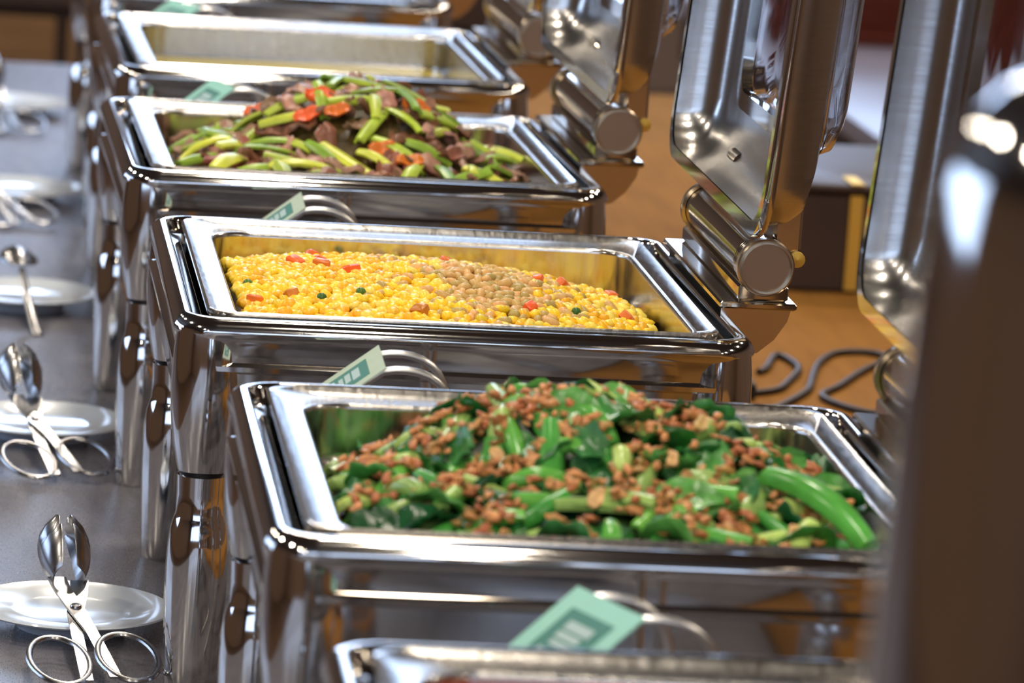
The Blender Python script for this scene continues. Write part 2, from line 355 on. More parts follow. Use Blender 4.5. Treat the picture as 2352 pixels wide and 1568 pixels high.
    for s in (-1, 1):   # arms from the barrel to the back of the lid
        m = MB()
        lp = []
        for i, y in ((0.003, -0.022), (0, -0.019), (0, 0.019), (0.003, 0.022)):
            lp.append([(0.2835 + p[0], s * 0.115 + y, 0.398 + p[1]) for p in rrect(0.0125 - i, 0.030 - i, 0.011 - i, 5)])
        m.loft(lp, True, True)
        a = m.obj('hinge_arm', M['steel_hinge'], lid)
        MB().lathe([(0.0001, 0), (0.006, 0), (0.007, 0.002), (0.007, 0.006), (0.0001, 0.007)], 14, T=Matrix.Translation((0.292, s * 0.115 - 0.022, 0.371)) @ Matrix.Rotation(PI / 2, 4, 'X')).obj('screw', M['brass'], a)
    return root

CH = [   # (x, y, rot, label)
    (0.014, -1.610, -1.2, 'nearest steel chafing dish at the bottom edge, mostly out of frame'),
    (0.0126, -0.7985, -0.98, 'steel chafing dish holding the leafy greens topped with minced meat'),
    (-0.0055, 0.0, -0.5, 'steel chafing dish holding the yellow sweet corn and toasted nuts'),
    (-0.0154, 0.8137, 0.45, 'steel chafing dish holding the heaped celery and beef stir fry'),
    (0.0084, 1.6177, 0.64, 'steel chafing dish behind the celery dish, holding a shallow yellow soup'),
    (0.010, 2.430, 0.6, 'farthest steel chafing dish, cut off by the top edge'),
]
proto = make_chafer(); CHO = []
for i, (x, y, r, lab) in enumerate(CH):
    o = proto if i == 0 else copy_tree(proto)
    o.location = (x, y, TZ); o.rotation_euler = (0, 0, math.radians(r)); tag(o, lab, 'chafing dish', 'open steel chafing dishes in a row'); CHO.append(o)

# food pans sitting in the dishes
PCX, PHX, PHY = 0.005, 0.192, 0.222
def pan_mesh():
    m = MB(); zt = RZ + 0.0015
    ox, oy = WX - 0.0285, LY - 0.0285
    def r2(hx, hy, r, z): return ring(hx, hy, r, z, 7)
    lp = [r2(ox - 0.001, oy - 0.001, 0.022, zt - 0.006), r2(ox, oy, 0.022, zt - 0.004), r2(ox, oy, 0.022, zt - 0.001), r2(ox - 0.002, oy - 0.002, 0.022, zt + 0.0003)]
    lp += [r2(ox - 0.004, oy - 0.004, 0.022, zt - 0.0006), ring(PHX + 0.0052, PHY + 0.0052, 0.040, zt - 0.0082, 7, PCX), ring(PHX + 0.0035, PHY + 0.0035, 0.039, zt - 0.0075, 7, PCX), ring(PHX + 0.0015, PHY + 0.0015, 0.038, zt - 0.0082, 7, PCX), ring(PHX, PHY, 0.036, zt - 0.0105, 7, PCX), ring(PHX, PHY, 0.036, zt - 0.0125, 7, PCX),
           ring(PHX - 0.0002, PHY - 0.0002, 0.036, zt - 0.045, 7, PCX), ring(PHX - 0.0004, PHY - 0.0004, 0.036, zt - 0.048, 7, PCX), ring(PHX - 0.005, PHY - 0.005, 0.034, zt - 0.058, 7, PCX), ring(PHX - 0.018, PHY - 0.018, 0.03, zt - 0.064, 7, PCX)]
    m.loft(lp, False, True)
    return m.mesh('food_pan', M['steel_pan'], ang=50)
pm = pan_mesh()
for i, lab in enumerate(('steel food pan in the nearest dish, only its back rim in view', 'steel food pan around the leafy greens', 'steel food pan around the sweet corn', 'steel food pan around the celery and beef', 'nearly empty steel food pan behind the celery dish', 'steel food pan in the farthest dish')):
    p = link('food_pan', pm); x, y, r, _ = CH[i]
    p.location = (x, y, TZ); p.rotation_euler = (0, 0, math.radians(r)); tag(p, lab, 'pan', 'food pans')
ZB = RZ + 0.0015 - 0.064      # pan floor, local

# ------------------------------------------------------------------ food
def chmat(i):
    x, y, r, _ = CH[i]; return Matrix.Translation((x, y, TZ)) @ Matrix.Rotation(math.radians(r), 4, 'Z')
def heap_fn(parts, floor):
    def h(x, y):
        z = floor
        for (cx, cy, rx, ry, H, p) in parts:
            q = 1 - abs((x - cx) / rx) ** 2.2 - abs((y - cy) / ry) ** 2.2
            if q > 0: z = max(z, floor + H * q ** p)
        return z
    return h
def normal(h, x, y, e=0.008):
    return Vector((-(h(x + e, y) - h(x - e, y)) / (2 * e), -(h(x, y + e) - h(x, y - e)) / (2 * e), 1)).normalized()
def bed(i, name, h, m, label, cat, nx=46, ny=52, drop=0.004, bumpy=0.0015):
    mb = MB(); hx, hy = PHX - 0.010, PHY - 0.010; vs = []; fs = []
    rnd = random.Random(i)
    for a in range(nx):
        for b in range(ny):
            x = PCX - hx + 2 * hx * a / (nx - 1); y = -hy + 2 * hy * b / (ny - 1)
            # pull the corners in
            dx, dy = max(0, abs(x - PCX) - (hx - 0.03)), max(0, abs(y) - (hy - 0.03)); d = math.hypot(dx, dy)
            if d > 0.03: k = 0.03 / d; x = PCX + math.copysign(hx - 0.03 + dx * k, x - PCX); y = math.copysign(hy - 0.03 + dy * k, y)
            vs.append((x, y, max(ZB + 0.001, h(x, y) - drop + rnd.uniform(-bumpy, bumpy))))
    for a in range(nx - 1):
        for b in range(ny - 1):
            k = a * ny + b; fs.append((k, k + ny, k + ny + 1, k + 1))
    mb.add(vs, fs); o = mb.obj(name, m, ang=80); o.matrix_world = chmat(i); tag(o, label, cat, kind='stuff'); return o
def frame_from(n, a):
    t = Vector((math.cos(a), math.sin(a), 0)); t = (t - n * t.dot(n)).normalized(); b = n.cross(t)
    return Matrix(((t.x, b.x, n.x, 0), (t.y, b.y, n.y, 0), (t.z, b.z, n.z, 0), (0, 0, 0, 1)))
def inside(x, y, mg):
    hx, hy = PHX - mg, PHY - mg
    dx, dy = max(0, abs(x - PCX) - (hx - 0.03)), max(0, abs(y) - (hy - 0.03))
    return abs(x - PCX) < hx and abs(y) < hy and math.hypot(dx, dy) < 0.03
def poisson(rnd, n, dmin, ok, tries=60000, pts=None):
    out = pts if pts is not None else []; grid = {}
    g = dmin
    for p in out: grid.setdefault((int(p[0] // g), int(p[1] // g)), []).append(p)
    k = 0; new = []
    while len(new) < n and k < tries:
        k += 1
        x = rnd.uniform(PCX - PHX, PCX + PHX); y = rnd.uniform(-PHY, PHY)
        if not ok(x, y): continue
        c = (int(x // g), int(y // g)); bad = False
        for a in (-1, 0, 1):
            for b in (-1, 0, 1):
                for p in grid.get((c[0] + a, c[1] + b), ()):
                    if (p[0] - x) ** 2 + (p[1] - y) ** 2 < dmin * dmin: bad = True
        if bad: continue
        grid.setdefault(c, []).append((x, y)); new.append((x, y))
    return new
def blob(n=8, k=5, sx=1, sy=1, sz=1, rnd=None, jit=0.0, ex=1.0, taper=0.0):
    vs = []; fs = []
    vs.append((0, 0, -sz))
    for a in range(1, k):
        t = PI * a / k
        for b in range(n):
            q = 2 * PI * b / n
            j = 1 + (rnd.uniform(-jit, jit) if rnd else 0)
            s_ = math.sin(t) ** ex; x = s_ * math.cos(q) * j
            vs.append((sx * x, sy * s_ * math.sin(q) * j * (1 - taper * x), -sz * math.cos(t) * j * (1 - taper * x * 0.6)))
    vs.append((0, 0, sz)); top = len(vs) - 1
    for b in range(n): fs.append((0, 1 + (b + 1) % n, 1 + b))
    for a in range(k - 2):
        for b in range(n):
            p = 1 + a * n + b; q = 1 + a * n + (b + 1) % n; fs.append((p, q, q + n, p + n))
    o = 1 + (k - 2) * n
    for b in range(n): fs.append((o + b, o + (b + 1) % n, top))
    return vs, fs
def variants(name, gens, mats_):
    out = []
    for g in gens:
        vs, fs = g
        for m in mats_: out.append(MB().add(vs, fs).mesh(name, m, ang=180 if True else 40))
    return out
def place(i, name, me, x, y, z, n, a, label, cat, group, scale=1.0, roll=0.0, tilt=0.0):
    o = bpy.data.objects.new(name, me); COL.objects.link(o)
    R_ = frame_from(n, a) @ Matrix.Rotation(tilt, 4, 'Y') @ Matrix.Rotation(roll, 4, 'X')
    o.matrix_world = chmat(i) @ Matrix.Translation((x, y, z)) @ R_ @ Matrix.Scale(scale, 4)
    return tag(o, label, cat, group)
def stuff_mesh(i, name, items, mats_, label, cat):
    # items: (verts, faces, matidx, x,y,z,normal,angle,scale,roll,tilt)
    mb = MB()
    for (vs, fs, mi, x, y, z, n, a, sc, ro, ti) in items:
        mb.add(vs, fs, mi, Matrix.Translation((x, y, z)) @ frame_from(n, a) @ Matrix.Rotation(ti, 4, 'Y') @ Matrix.Rotation(ro, 4, 'X') @ Matrix.Scale(sc, 4))
    if not items: return
    o = mb.obj(name, mats_, ang=180); o.matrix_world = chmat(i); return tag(o, label, cat, kind='stuff')

def where(x, y):
    u = (x - PCX) / PHX; v = y / PHY
    c = 'far left' if u < -0.6 else 'left' if u < -0.2 else 'middle' if u < 0.2 else 'right' if u < 0.6 else 'far right'
    return c + (' front' if v < -0.45 else ' near centre' if v < 0 else ' far centre' if v < 0.45 else ' back')
# --- sweet corn with nuts (dish 2)
rnd = random.Random(21)
hC = heap_fn([(-0.035, 0.0, 0.255, 0.262, 0.054, 0.55), (0.0, 0.01, 0.12, 0.15, 0.060, 0.55)], ZB + 0.002)
def okC(x, y): return inside(x, y, 0.010) and hC(x, y) > ZB + 0.006
bed(2, 'sweet_corn', hC, M['bed_corn'], 'bed of sweet corn under the loose kernels', 'corn', drop=0.005)
kern = [blob(8, 5, 0.0062, 0.0052, 0.0040, rnd, 0.14, 0.7, 0.3) for _ in range(4)]
kme = {m: [MB().add(*k).mesh('corn_kernel', M[m], ang=180) for k in kern] for m in ('corn', 'corn2', 'corn3')}
nutg = [blob(9, 6, 0.0074, 0.0042, 0.0040, rnd, 0.06, 0.8, 0.15) for _ in range(3)]
nme = [MB().add(*k).mesh('toasted_nut', M['nut'], ang=180) for k in nutg]
pts = poisson(rnd, 2400, 0.0072, okC)
def nutw(x, y): return math.exp(-(((x - 0.045) / 0.062) ** 2 + ((y - 0.02) / 0.17) ** 2)) * 1.25
vis = []
for (x, y) in pts:
    n = normal(hC, x, y); vis.append((x, y, n))
# what shows largest: the pieces turned most to the viewer
view = Vector((-0.08, -1, 0.19)).normalized()
vis.sort(key=lambda q: -(q[2].dot(view)) + 0.25 * rnd.random() + 0.4 * (0.22 + q[1]))
nk = nn = 0; rest = []
for (x, y, n) in vis:
    z = hC(x, y) + rnd.uniform(-0.001, 0.003); a = rnd.uniform(0, 2 * PI); sc = rnd.uniform(0.85, 1.22); ro = rnd.uniform(-0.7, 0.7); ti = rnd.uniform(-0.5, 0.5)
    isnut = rnd.random() < nutw(x, y)
    if isnut:
        if nn < 300: place(2, 'toasted_nut', rnd.choice(nme), x, y, z, n, a, 'small toasted golden nut on the sweet corn, at its %s' % where(x, y), 'nut', 'toasted nuts on the corn', sc, ro, ti); nn += 1
        else: rest.append((*rnd.choice(nutg), 3, x, y, z, n, a, sc, ro, ti))
    else:
        mk = rnd.choice(('corn', 'corn', 'corn2', 'corn3'))
        if nk < 300: place(2, 'corn_kernel', rnd.choice(kme[mk]), x, y, z, n, a, 'single %s sweet corn kernel at the %s of the corn dish' % ({'corn': 'yellow', 'corn2': 'deep yellow', 'corn3': 'pale yellow'}[mk], where(x, y)), 'corn', 'loose kernels of the corn dish', sc, ro, ti); nk += 1
        else: rest.append((*rnd.choice(kern), {'corn': 0, 'corn2': 1, 'corn3': 2}[mk], x, y, z, n, a, sc, ro, ti))
stuff_mesh(2, 'corn_kernels', rest, [M['corn'], M['corn2'], M['corn3'], M['nut']], 'loose sweet corn kernels and nuts filling the rest of the corn dish', 'corn')
cub = MB().box(-0.0065, 0.0065, -0.005, 0.005, -0.0045, 0.0045, bev=0.0015).mesh('carrot_cube', M['carrot'])
pea = MB().add(*blob(10, 7, 0.0048, 0.0044, 0.0042)).mesh('green_pea', M['pea'], ang=180)
for k, (x, y) in enumerate(poisson(rnd, 26, 0.022, lambda x, y: okC(x, y) and nutw(x, y) < 1.1)):
    n = normal(hC, x, y); z = hC(x, y) + 0.0045; a = rnd.uniform(0, 6)
    if k % 5 < 3: place(2, 'carrot_cube', cub, x, y, z, n, a, 'small orange carrot cube at the %s of the sweet corn' % where(x, y), 'carrot', 'carrot cubes in the corn', rnd.uniform(0.8, 1.25), rnd.uniform(-.6, .6), rnd.uniform(-.6, .6))
    else: place(2, 'green_pea', pea, x, y, z, n, a, 'small green pea at the %s of the sweet corn' % where(x, y), 'pea', 'green peas in the corn', rnd.uniform(0.85, 1.15))

# --- celery and beef (dish 3)
rnd = random.Random(33)
hB = heap_fn([(0.0, 0.005, 0.215, 0.235, 0.060, 0.6), (0.015, 0.03, 0.155, 0.17, 0.108, 0.85)], ZB + 0.004)
def okB(x, y): return inside(x, y, 0.016)
bed(3, 'beef_and_celery', hB, M['bed_beef'], 'dark stir fry bed under the celery and beef', 'stir fry', drop=0.007, bumpy=0.003)
def stick(L, w, t, bend, seg=7, curl=0.5):
    # celery: a curved strip with a U section, real thickness
    lp = []
    for k in range(seg + 1):
        s_ = k / seg; x = (s_ - 0.5) * L; zb = bend * (1 - (2 * s_ - 1) ** 2); ww = w * (0.75 + 0.25 * math.sin(PI * min(1, s_ * 1.15)))
        top = [(x, ww * q, zb + curl * ww * (q * q) * -1 + t) for q in (-1, -0.5, 0, 0.5, 1)]
        bot = [(x, ww * q * 0.9, zb + curl * ww * (q * q) * -1 - t * 0.6) for q in (1, 0.5, 0, -0.5, -1)]
        lp.append(top + bot)
    m = MB().loft(lp, True, True); return m.v, m.f
def slab(L, w, t, rnd, wave=0.004, nx=7, ny=5):
    # thin wavy slice with thickness and ragged edge
    vs = []; fs = []; ph = rnd.uniform(0, 6)
    def hgt(u, v): return wave * (math.sin(u * 5 + ph) + 0.7 * math.cos(v * 4 + ph * 2))
    P = {}
    rag = [rnd.uniform(0.8, 1.15) for _ in range(nx)]
    for s_ in (0, 1):
        for a in range(nx):
            for b in range(ny):
                u = a / (nx - 1) * 2 - 1; v = b / (ny - 1) * 2 - 1
                q = math.sqrt(max(0.05, 1 - 0.75 * u * u)) * rag[a]
                P[(s_, a, b)] = len(vs); vs.append((u * L / 2, v * w / 2 * q, hgt(u, v) + (t / 2 if s_ else -t / 2)))
    for a in range(nx - 1):
        for b in range(ny - 1):
            fs.append((P[1, a, b], P[1, a + 1, b], P[1, a + 1, b + 1], P[1, a, b + 1])); fs.append((P[0, a, b], P[0, a, b + 1], P[0, a + 1, b + 1], P[0, a + 1, b]))
    for a in range(nx - 1):
        fs.append((P[0, a, 0], P[0, a + 1, 0], P[1, a + 1, 0], P[1, a, 0])); fs.append((P[0, a + 1, ny - 1], P[0, a, ny - 1], P[1, a, ny - 1], P[1, a + 1, ny - 1]))
    for b in range(ny - 1):
        fs.append((P[0, 0, b + 1], P[0, 0, b], P[1, 0, b], P[1, 0, b + 1])); fs.append((P[0, nx - 1, b], P[0, nx - 1, b + 1], P[1, nx - 1, b + 1], P[1, nx - 1, b]))
    return vs, fs
cel = [stick(rnd.uniform(0.045, 0.08), rnd.uniform(0.0055, 0.009), 0.0022, rnd.uniform(-0.002, 0.008), curl=rnd.uniform(0.2, 0.7)) for _ in range(9)]
cme = [MB().add(*c).mesh('celery_stick', M[m], ang=60) for c in cel for m in ('celery', 'celery2')]
bee = [slab(rnd.uniform(0.028, 0.045), rnd.uniform(0.016, 0.026), 0.003, rnd, 0.0035) for _ in range(8)]
bme = [MB().add(*c).mesh('beef_slice', M[m], ang=70) for c in bee for m in ('beef', 'beef2')]
for (x, y) in poisson(rnd, 150, 0.0205, okB):
    n = (normal(hB, x, y) + Vector((0, 0, 0.3))).normalized(); z = hB(x, y) + rnd.uniform(0.001, 0.009)
    q = rnd.randrange(len(bme)); place(3, 'beef_slice', bme[q], x, y, z, n, rnd.uniform(0, 6.28), '%s fried beef slice at the %s of the celery heap' % (('dark', 'pale')[q % 2], where(x, y)), 'beef', 'beef slices in the celery dish', rnd.uniform(0.8, 1.2), rnd.uniform(-0.7, 0.7), rnd.uniform(-0.5, 0.5))
def okB2(x, y): return inside(x, y, 0.03) and hB(x, y) > ZB + 0.02
for (x, y) in poisson(rnd, 88, 0.0225, okB2):
    n = (normal(hB, x, y) + Vector((0, 0, 0.5))).normalized(); z = hB(x, y) + rnd.uniform(0.004, 0.010)
    q = rnd.randrange(len(cme)); place(3, 'celery_stick', cme[q], x, y, z, n, rnd.gauss(0.3, 1.0), '%s celery stick at the %s of the beef stir fry' % (('yellow-green', 'bright green')[q % 2], where(x, y)), 'celery', 'celery sticks in the beef dish', rnd.uniform(0.75, 1.1), rnd.uniform(-0.6, 0.6), rnd.uniform(-0.3, 0.3))
csl = [slab(0.030, 0.016, 0.004, rnd, 0.002) for _ in range(3)]; csm = [MB().add(*c).mesh('carrot_slice', M['carrot'], ang=60) for c in csl]
for (x, y) in [(-0.045, -0.05), (-0.03, -0.02), (-0.015, -0.055), (0.055, -0.13), (-0.09, 0.06), (0.03, -0.10), (0.07, -0.03)]:
    place(3, 'carrot_slice', rnd.choice(csm), x, y, hB(x, y) + 0.013, (normal(hB, x, y) + Vector((0, -0.6, 0))).normalized(), rnd.uniform(-0.3, 0.6), 'orange-red carrot slice at the %s of the celery and beef heap' % where(x, y), 'carrot', 'carrot slices in the beef dish', rnd.uniform(0.8, 1.1))

# --- greens with minced meat (dish 1)
rnd = random.Random(45)
hG = heap_fn([(0.02, -0.01, 0.215, 0.245, 0.062, 0.55), (-0.005, 0.03, 0.16, 0.16, 0.092, 0.75), (0.05, 0.0, 0.14, 0.17, 0.084, 0.7)], ZB + 0.004)
def okG(x, y): return inside(x, y, 0.016) and hG(x, y) > ZB + 0.008
bed(1, 'leafy_greens', hG, M['bed_green'], 'dark green cooked leaves under the stems and minced meat', 'greens', drop=0.007, bumpy=0.003)
def leaf(L, w, rnd, nx=9, ny=6):
    vs = []; fs = []; P = {}; ph = rnd.uniform(0, 6); cup = rnd.uniform(0.15, 0.6); bend = rnd.uniform(-0.012, 0.012)
    for s_ in (0, 1):
        for a in range(nx):
            for b in range(ny):
                u = a / (nx - 1); v = b / (ny - 1) * 2 - 1
                q = (math.sin(PI * (u ** 0.8) * 0.94 + 0.1)) ** 0.7
                ww = w * q * (1 + 0.10 * math.sin(u * 17 + ph))
                z = cup * ww * v * v + bend * math.sin(PI * u) + 0.0022 * math.sin(u * 14 + v * 5 + ph) + (0.0009 if s_ else -0.0009)
                P[s_, a, b] = len(vs); vs.append(((u - 0.5) * L, v * ww, z))
    for a in range(nx - 1):
        for b in range(ny - 1):
            fs.append((P[1, a, b], P[1, a + 1, b], P[1, a + 1, b + 1], P[1, a, b + 1])); fs.append((P[0, a, b], P[0, a, b + 1], P[0, a + 1, b + 1], P[0, a + 1, b]))
        fs.append((P[0, a, 0], P[0, a + 1, 0], P[1, a + 1, 0], P[1, a, 0])); fs.append((P[0, a + 1, ny - 1], P[0, a, ny - 1], P[1, a, ny - 1], P[1, a + 1, ny - 1]))
    for b in range(ny - 1):
        fs.append((P[0, 0, b + 1], P[0, 0, b], P[1, 0, b], P[1, 0, b + 1])); fs.append((P[0, nx - 1, b], P[0, nx - 1, b + 1], P[1, nx - 1, b + 1], P[1, nx - 1, b]))
    return vs, fs
lea = [leaf(rnd.uniform(0.04, 0.062), rnd.uniform(0.012, 0.019), rnd) for _ in range(8)]
lme = [MB().add(*c).mesh('green_leaf', M[m], ang=70) for c in lea for m in ('leaf', 'leaf2')]
ste = [stick(rnd.uniform(0.040, 0.074), rnd.uniform(0.0055, 0.0092), 0.0027, rnd.uniform(0, 0.009), curl=rnd.uniform(0.3, 0.8)) for _ in range(8)]
sme = [MB().add(*c).mesh('chopped_choy', M[m], ang=60) for c in ste for m in ('stem', 'stem2')]
for (x, y) in poisson(rnd, 120, 0.025, okG):
    n = (normal(hG, x, y) + Vector((0, 0, 0.3))).normalized()
    q = rnd.randrange(len(lme)); place(1, 'green_leaf', lme[q], x, y, hG(x, y) + rnd.uniform(0, 0.005), n, rnd.uniform(0, 6.28), '%s cooked leaf at the %s of the minced meat greens' % (('dark green', 'mid green')[q % 2], where(x, y)), 'leaf', 'cooked leaves in the greens dish', rnd.uniform(0.8, 1.2), rnd.uniform(-0.6, 0.6), rnd.uniform(-0.4, 0.4))
for (x, y) in poisson(rnd, 120, 0.0200, okG):
    n = (normal(hG, x, y) + Vector((0, 0, 0.4))).normalized()
    q = rnd.randrange(len(sme)); place(1, 'chopped_choy', sme[q], x, y, hG(x, y) + rnd.uniform(0.003, 0.009), n, rnd.gauss(0.5, 0.9), '%s chopped stem at the %s of the minced meat greens' % (('pale green', 'bright green')[q % 2], where(x, y)), 'stem', 'stems in the greens dish', rnd.uniform(0.8, 1.15), rnd.uniform(-0.5, 0.5), rnd.uniform(-0.35, 0.35))
# the long bright stem lying at the right front
big = MB().add(*stick(0.105, 0.0125, 0.005, 0.012, 10, 0.55)).mesh('chopped_choy', M['stem2'], ang=60)
place(1, 'chopped_choy', big, 0.150, -0.125, hG(0.150, -0.125) + 0.020, Vector((0.25, -0.2, 1)).normalized(), -0.9, 'longest bright green stem, lying at the right front of the greens', 'stem', 'stems in the greens dish')
crumb = [blob(6, 5, rnd.uniform(0.0036, 0.0085), rnd.uniform(0.0026, 0.0046), rnd.uniform(0.0022, 0.0036), rnd, 0.55, 0.8) for _ in range(6)]
mme = {m: [MB().add(*c).mesh('meat_crumb', M[m], ang=48) for c in crumb] for m in ('mince', 'mince2')}
# meat lies in clumps
cl = poisson(rnd, 62, 0.029, okG); items = []
for (cx, cy) in cl:
    for _ in range(rnd.randint(12, 34)):
        x, y = rnd.gauss(cx, 0.012), rnd.gauss(cy, 0.011)
        if okG(x, y): items.append((x, y, normal(hG, x, y)))
items.sort(key=lambda q: -(q[2].dot(view)) + 0.5 * (0.22 + q[1]) + 0.4 * rnd.random()); nm = 0; rest = []
for (x, y, n) in items:
    z = hG(x, y) + rnd.uniform(0.006, 0.017); a = rnd.uniform(0, 6.28); sc = rnd.uniform(0.6, 1.05); ro = rnd.uniform(-1, 1); k = 'mince' if rnd.random() < 0.65 else 'mince2'
    if nm < 300: place(1, 'meat_crumb', rnd.choice(mme[k]), x, y, z, n, a, 'orange-brown crumb of minced meat at the %s of the greens' % where(x, y), 'meat', 'minced meat crumbs on the greens', sc, ro, 0); nm += 1
    else: rest.append((*rnd.choice(crumb), 0 if k == 'mince' else 1, x, y, z, n, a, sc, ro, 0))
stuff_mesh(1, 'meat_crumbs', rest, [M['mince'], M['mince2']], 'minced meat crumbs scattered over the rest of the greens', 'meat')
gar = [slab(0.017, 0.012, 0.003, rnd, 0.001) for _ in range(3)]; gme = [MB().add(*c).mesh('garlic_slice', M['garlic'], ang=60) for c in gar]
for (x, y) in [(0.05, -0.09), (0.08, -0.02), (0.125, -0.17), (-0.07, -0.06), (0.03, 0.06), (0.14, -0.165), (-0.01, -0.15)]:
    place(1, 'garlic_slice', rnd.choice(gme), x, y, hG(x, y) + 0.016, (normal(hG, x, y) + Vector((0, -0.8, 0))).normalized(), rnd.uniform(0.8, 2.2), 'pale golden garlic slice at the %s of the minced meat greens' % where(x, y), 'garlic', 'garlic slices on the greens', rnd.uniform(0.65, 0.95))

# --- soup (dish 4) and the dishes at both ends
mb = MB(); mb.loft([ring(PHX - 0.006, PHY - 0.006, 0.033, ZB + 0.012, 7, PCX), ring(PHX - 0.0062, PHY - 0.0062, 0.033, ZB + 0.016, 7, PCX)], True, True)
o = mb.obj('yellow_soup', M['soup']); o.matrix_world = chmat(4); tag(o, 'shallow pale yellow soup in the nearly empty pan', 'soup', kind='stuff')
hR = heap_fn([(0.02, 0.02, 0.24, 0.26, 0.046, 0.5)], ZB + 0.004)
bed(0, 'red_vegetables', hR, M['bed_red'], 'reddish cooked vegetables at the bottom edge of the picture', 'vegetables', drop=0.004, bumpy=0.003)
osl = [slab(0.032, 0.018, 0.004, rnd, 0.003) for _ in range(4)]; osm = [MB().add(*c).mesh('orange_slice', M['orange'], ang=60) for c in osl]
for (x, y) in poisson(rnd, 60, 0.028, lambda x, y: inside(x, y, 0.02) and y > 0.02):
    place(0, 'vegetable_slice', rnd.choice(osm), x, y, hR(x, y) + 0.006, normal(hR, x, y), rnd.uniform(0, 6), 'orange-red vegetable slice at the %s of the nearest dish' % where(x, y), 'vegetable', 'vegetable slices in the nearest dish', rnd.uniform(0.8, 1.2), rnd.uniform(-.5, .5), rnd.uniform(-.4, .4))
bed(5, 'stir_fry', hR, M['bed_beef'], 'brown stir fry in the farthest dish', 'stir fry', drop=0.004, bumpy=0.003)

# ------------------------------------------------------------------ plates and utensils
def plate(x, y, label):
    e = empty('plate', (x, y, TZ), 0, label, 'plate', 'small white plates beside the dishes')
    MB().lathe([(0.0001, 0.004), (0.040, 0.004), (0.044, 0.0), (0.048, 0.0), (0.050, 0.006), (0.066, 0.012), (0.0865, 0.0170), (0.088, 0.0185), (0.0872, 0.0198), (0.080, 0.0190), (0.066, 0.0172), (0.054, 0.0150), (0.046, 0.0140), (0.0001, 0.0138)], 64).obj('dish', M['china'], e, ang=60)
    return e
PL = [(-0.312, -0.035), (-0.314, 0.785), (-0.316, 1.548), (-0.302, 2.375), (-0.296, 3.238)]
for (x, y), l in zip(PL, ('round white plate nearest the camera, under the first pair of tongs', 'round white plate beside the celery dish, under the second pair of tongs', 'round white plate under the bright serving spoon', 'fourth white plate from the camera, beyond the spoon plate', 'farthest white plate, by the dark legs at the far end')):
    plate(x, y, l)

def make_tongs():
    root = empty('serving_tongs', (0, 0, 0))
    # local: +y away from the camera, pivot at the origin; loops behind, heads in front bent upward
    th = 0.0022; bend = math.radians(9)
    for s in (-1, 1):
        # strap: from loop side s at the back, crossing at pivot to the head side -s
        zz = s * 0.0016
        a = [(s * 0.010 + s * 0.002, -0.150), (s * 0.009, -0.10), (s * 0.006, -0.05), (0.0, 0.0), (-s * 0.007, 0.028), (-s * 0.010, 0.05)]
        lp = []
        for k, (x, y) in enumerate(a):
            z = zz + (0 if y < 0 else y * math.tan(bend)); hw = 0.0052 if k < 3 else (0.0075 if k < 5 else 0.008)
            lp.append([(x - hw, y, z - th / 2), (x + hw, y, z - th / 2), (x + hw, y, z + th / 2), (x - hw, y, z + th / 2)])
        m = MB().loft(lp, True, True)
        arm = m.obj('arm', M['tong'], root, ang=30)
        pts = []
        for k in range(28):
            t = 2 * PI * k / 28
            pts.append((s * (0.029 + 0.025 * math.cos(t)) , -0.106 + 0.050 * math.sin(t), zz))
        MB().tube(pts, 0.0032, 8, closed=True, flat=0.7).obj('finger_loop', M['tong'], arm)
        # clam head: curved vertical shell with a toothed upper edge
        hs = -s; vs = []; fs = []; nx, ny = 15, 6; P = {}
        for q in (0, 1):
            for i in range(nx):
                u = i / (nx - 1); Y = 0.045 + 0.080 * u; prof = (math.sin(PI * min(1, 0.10 + 0.90 * u))) ** 0.75 if u < 1 else 0.0
                prof = max(prof, 0.12)
                low = -0.012 * prof; topz = 0.040 * prof - (0.007 if i % 4 == 2 and 2 < i < 12 else 0)
                for j in range(ny):
                    v = j / (ny - 1); z = low + (topz - low) * v
                    x = hs * (0.008 + 0.015 * prof * (1 - (2 * v - 0.9) ** 2 * 0.9)) - hs * (0.0015 * q)
                    P[q, i, j] = len(vs); vs.append((x, Y, Y * math.tan(bend) + z))
        for i in range(nx - 1):
            for j in range(ny - 1):
                fs.append((P[0, i, j], P[0, i + 1, j], P[0, i + 1, j + 1], P[0, i, j + 1])); fs.append((P[1, i, j], P[1, i, j + 1], P[1, i + 1, j + 1], P[1, i + 1, j]))
            fs.append((P[0, i, 0], P[1, i, 0], P[1, i + 1, 0], P[0, i + 1, 0])); fs.append((P[0, i, ny - 1], P[0, i + 1, ny - 1], P[1, i + 1, ny - 1], P[1, i, ny - 1]))
        for j in range(ny - 1):
            fs.append((P[0, 0, j], P[0, 0, j + 1], P[1, 0, j + 1], P[1, 0, j])); fs.append((P[0, nx - 1, j + 1], P[0, nx - 1, j], P[1, nx - 1, j], P[1, nx - 1, j + 1]))
        MB().add(vs, fs).obj('head', M['tong'], arm, ang=50)
    MB().lathe([(0.0001, 0.0055), (0.004, 0.0052), (0.005, 0.0035), (0.005, -0.004), (0.0001, -0.0045)], 14).obj('pivot_screw', M['tong'], root)
    return root
tp = make_tongs()
TG = [(-0.312, -0.108, 0.782, 0.12, 0.15, 'steel scissor tongs lying on the nearest white plate'),
      (-0.326, 0.700, 0.782, 0.20, 0.15, 'steel scissor tongs lying on the second white plate, heads cut by the left edge'),
      (-0.345, 2.262, 0.782, 0.30, 0.16, 'blurred steel tongs on the fourth white plate'),
      (-0.320, 3.125, 0.782, 0.15, 0.16, 'blurred steel tongs on the farthest white plate')]
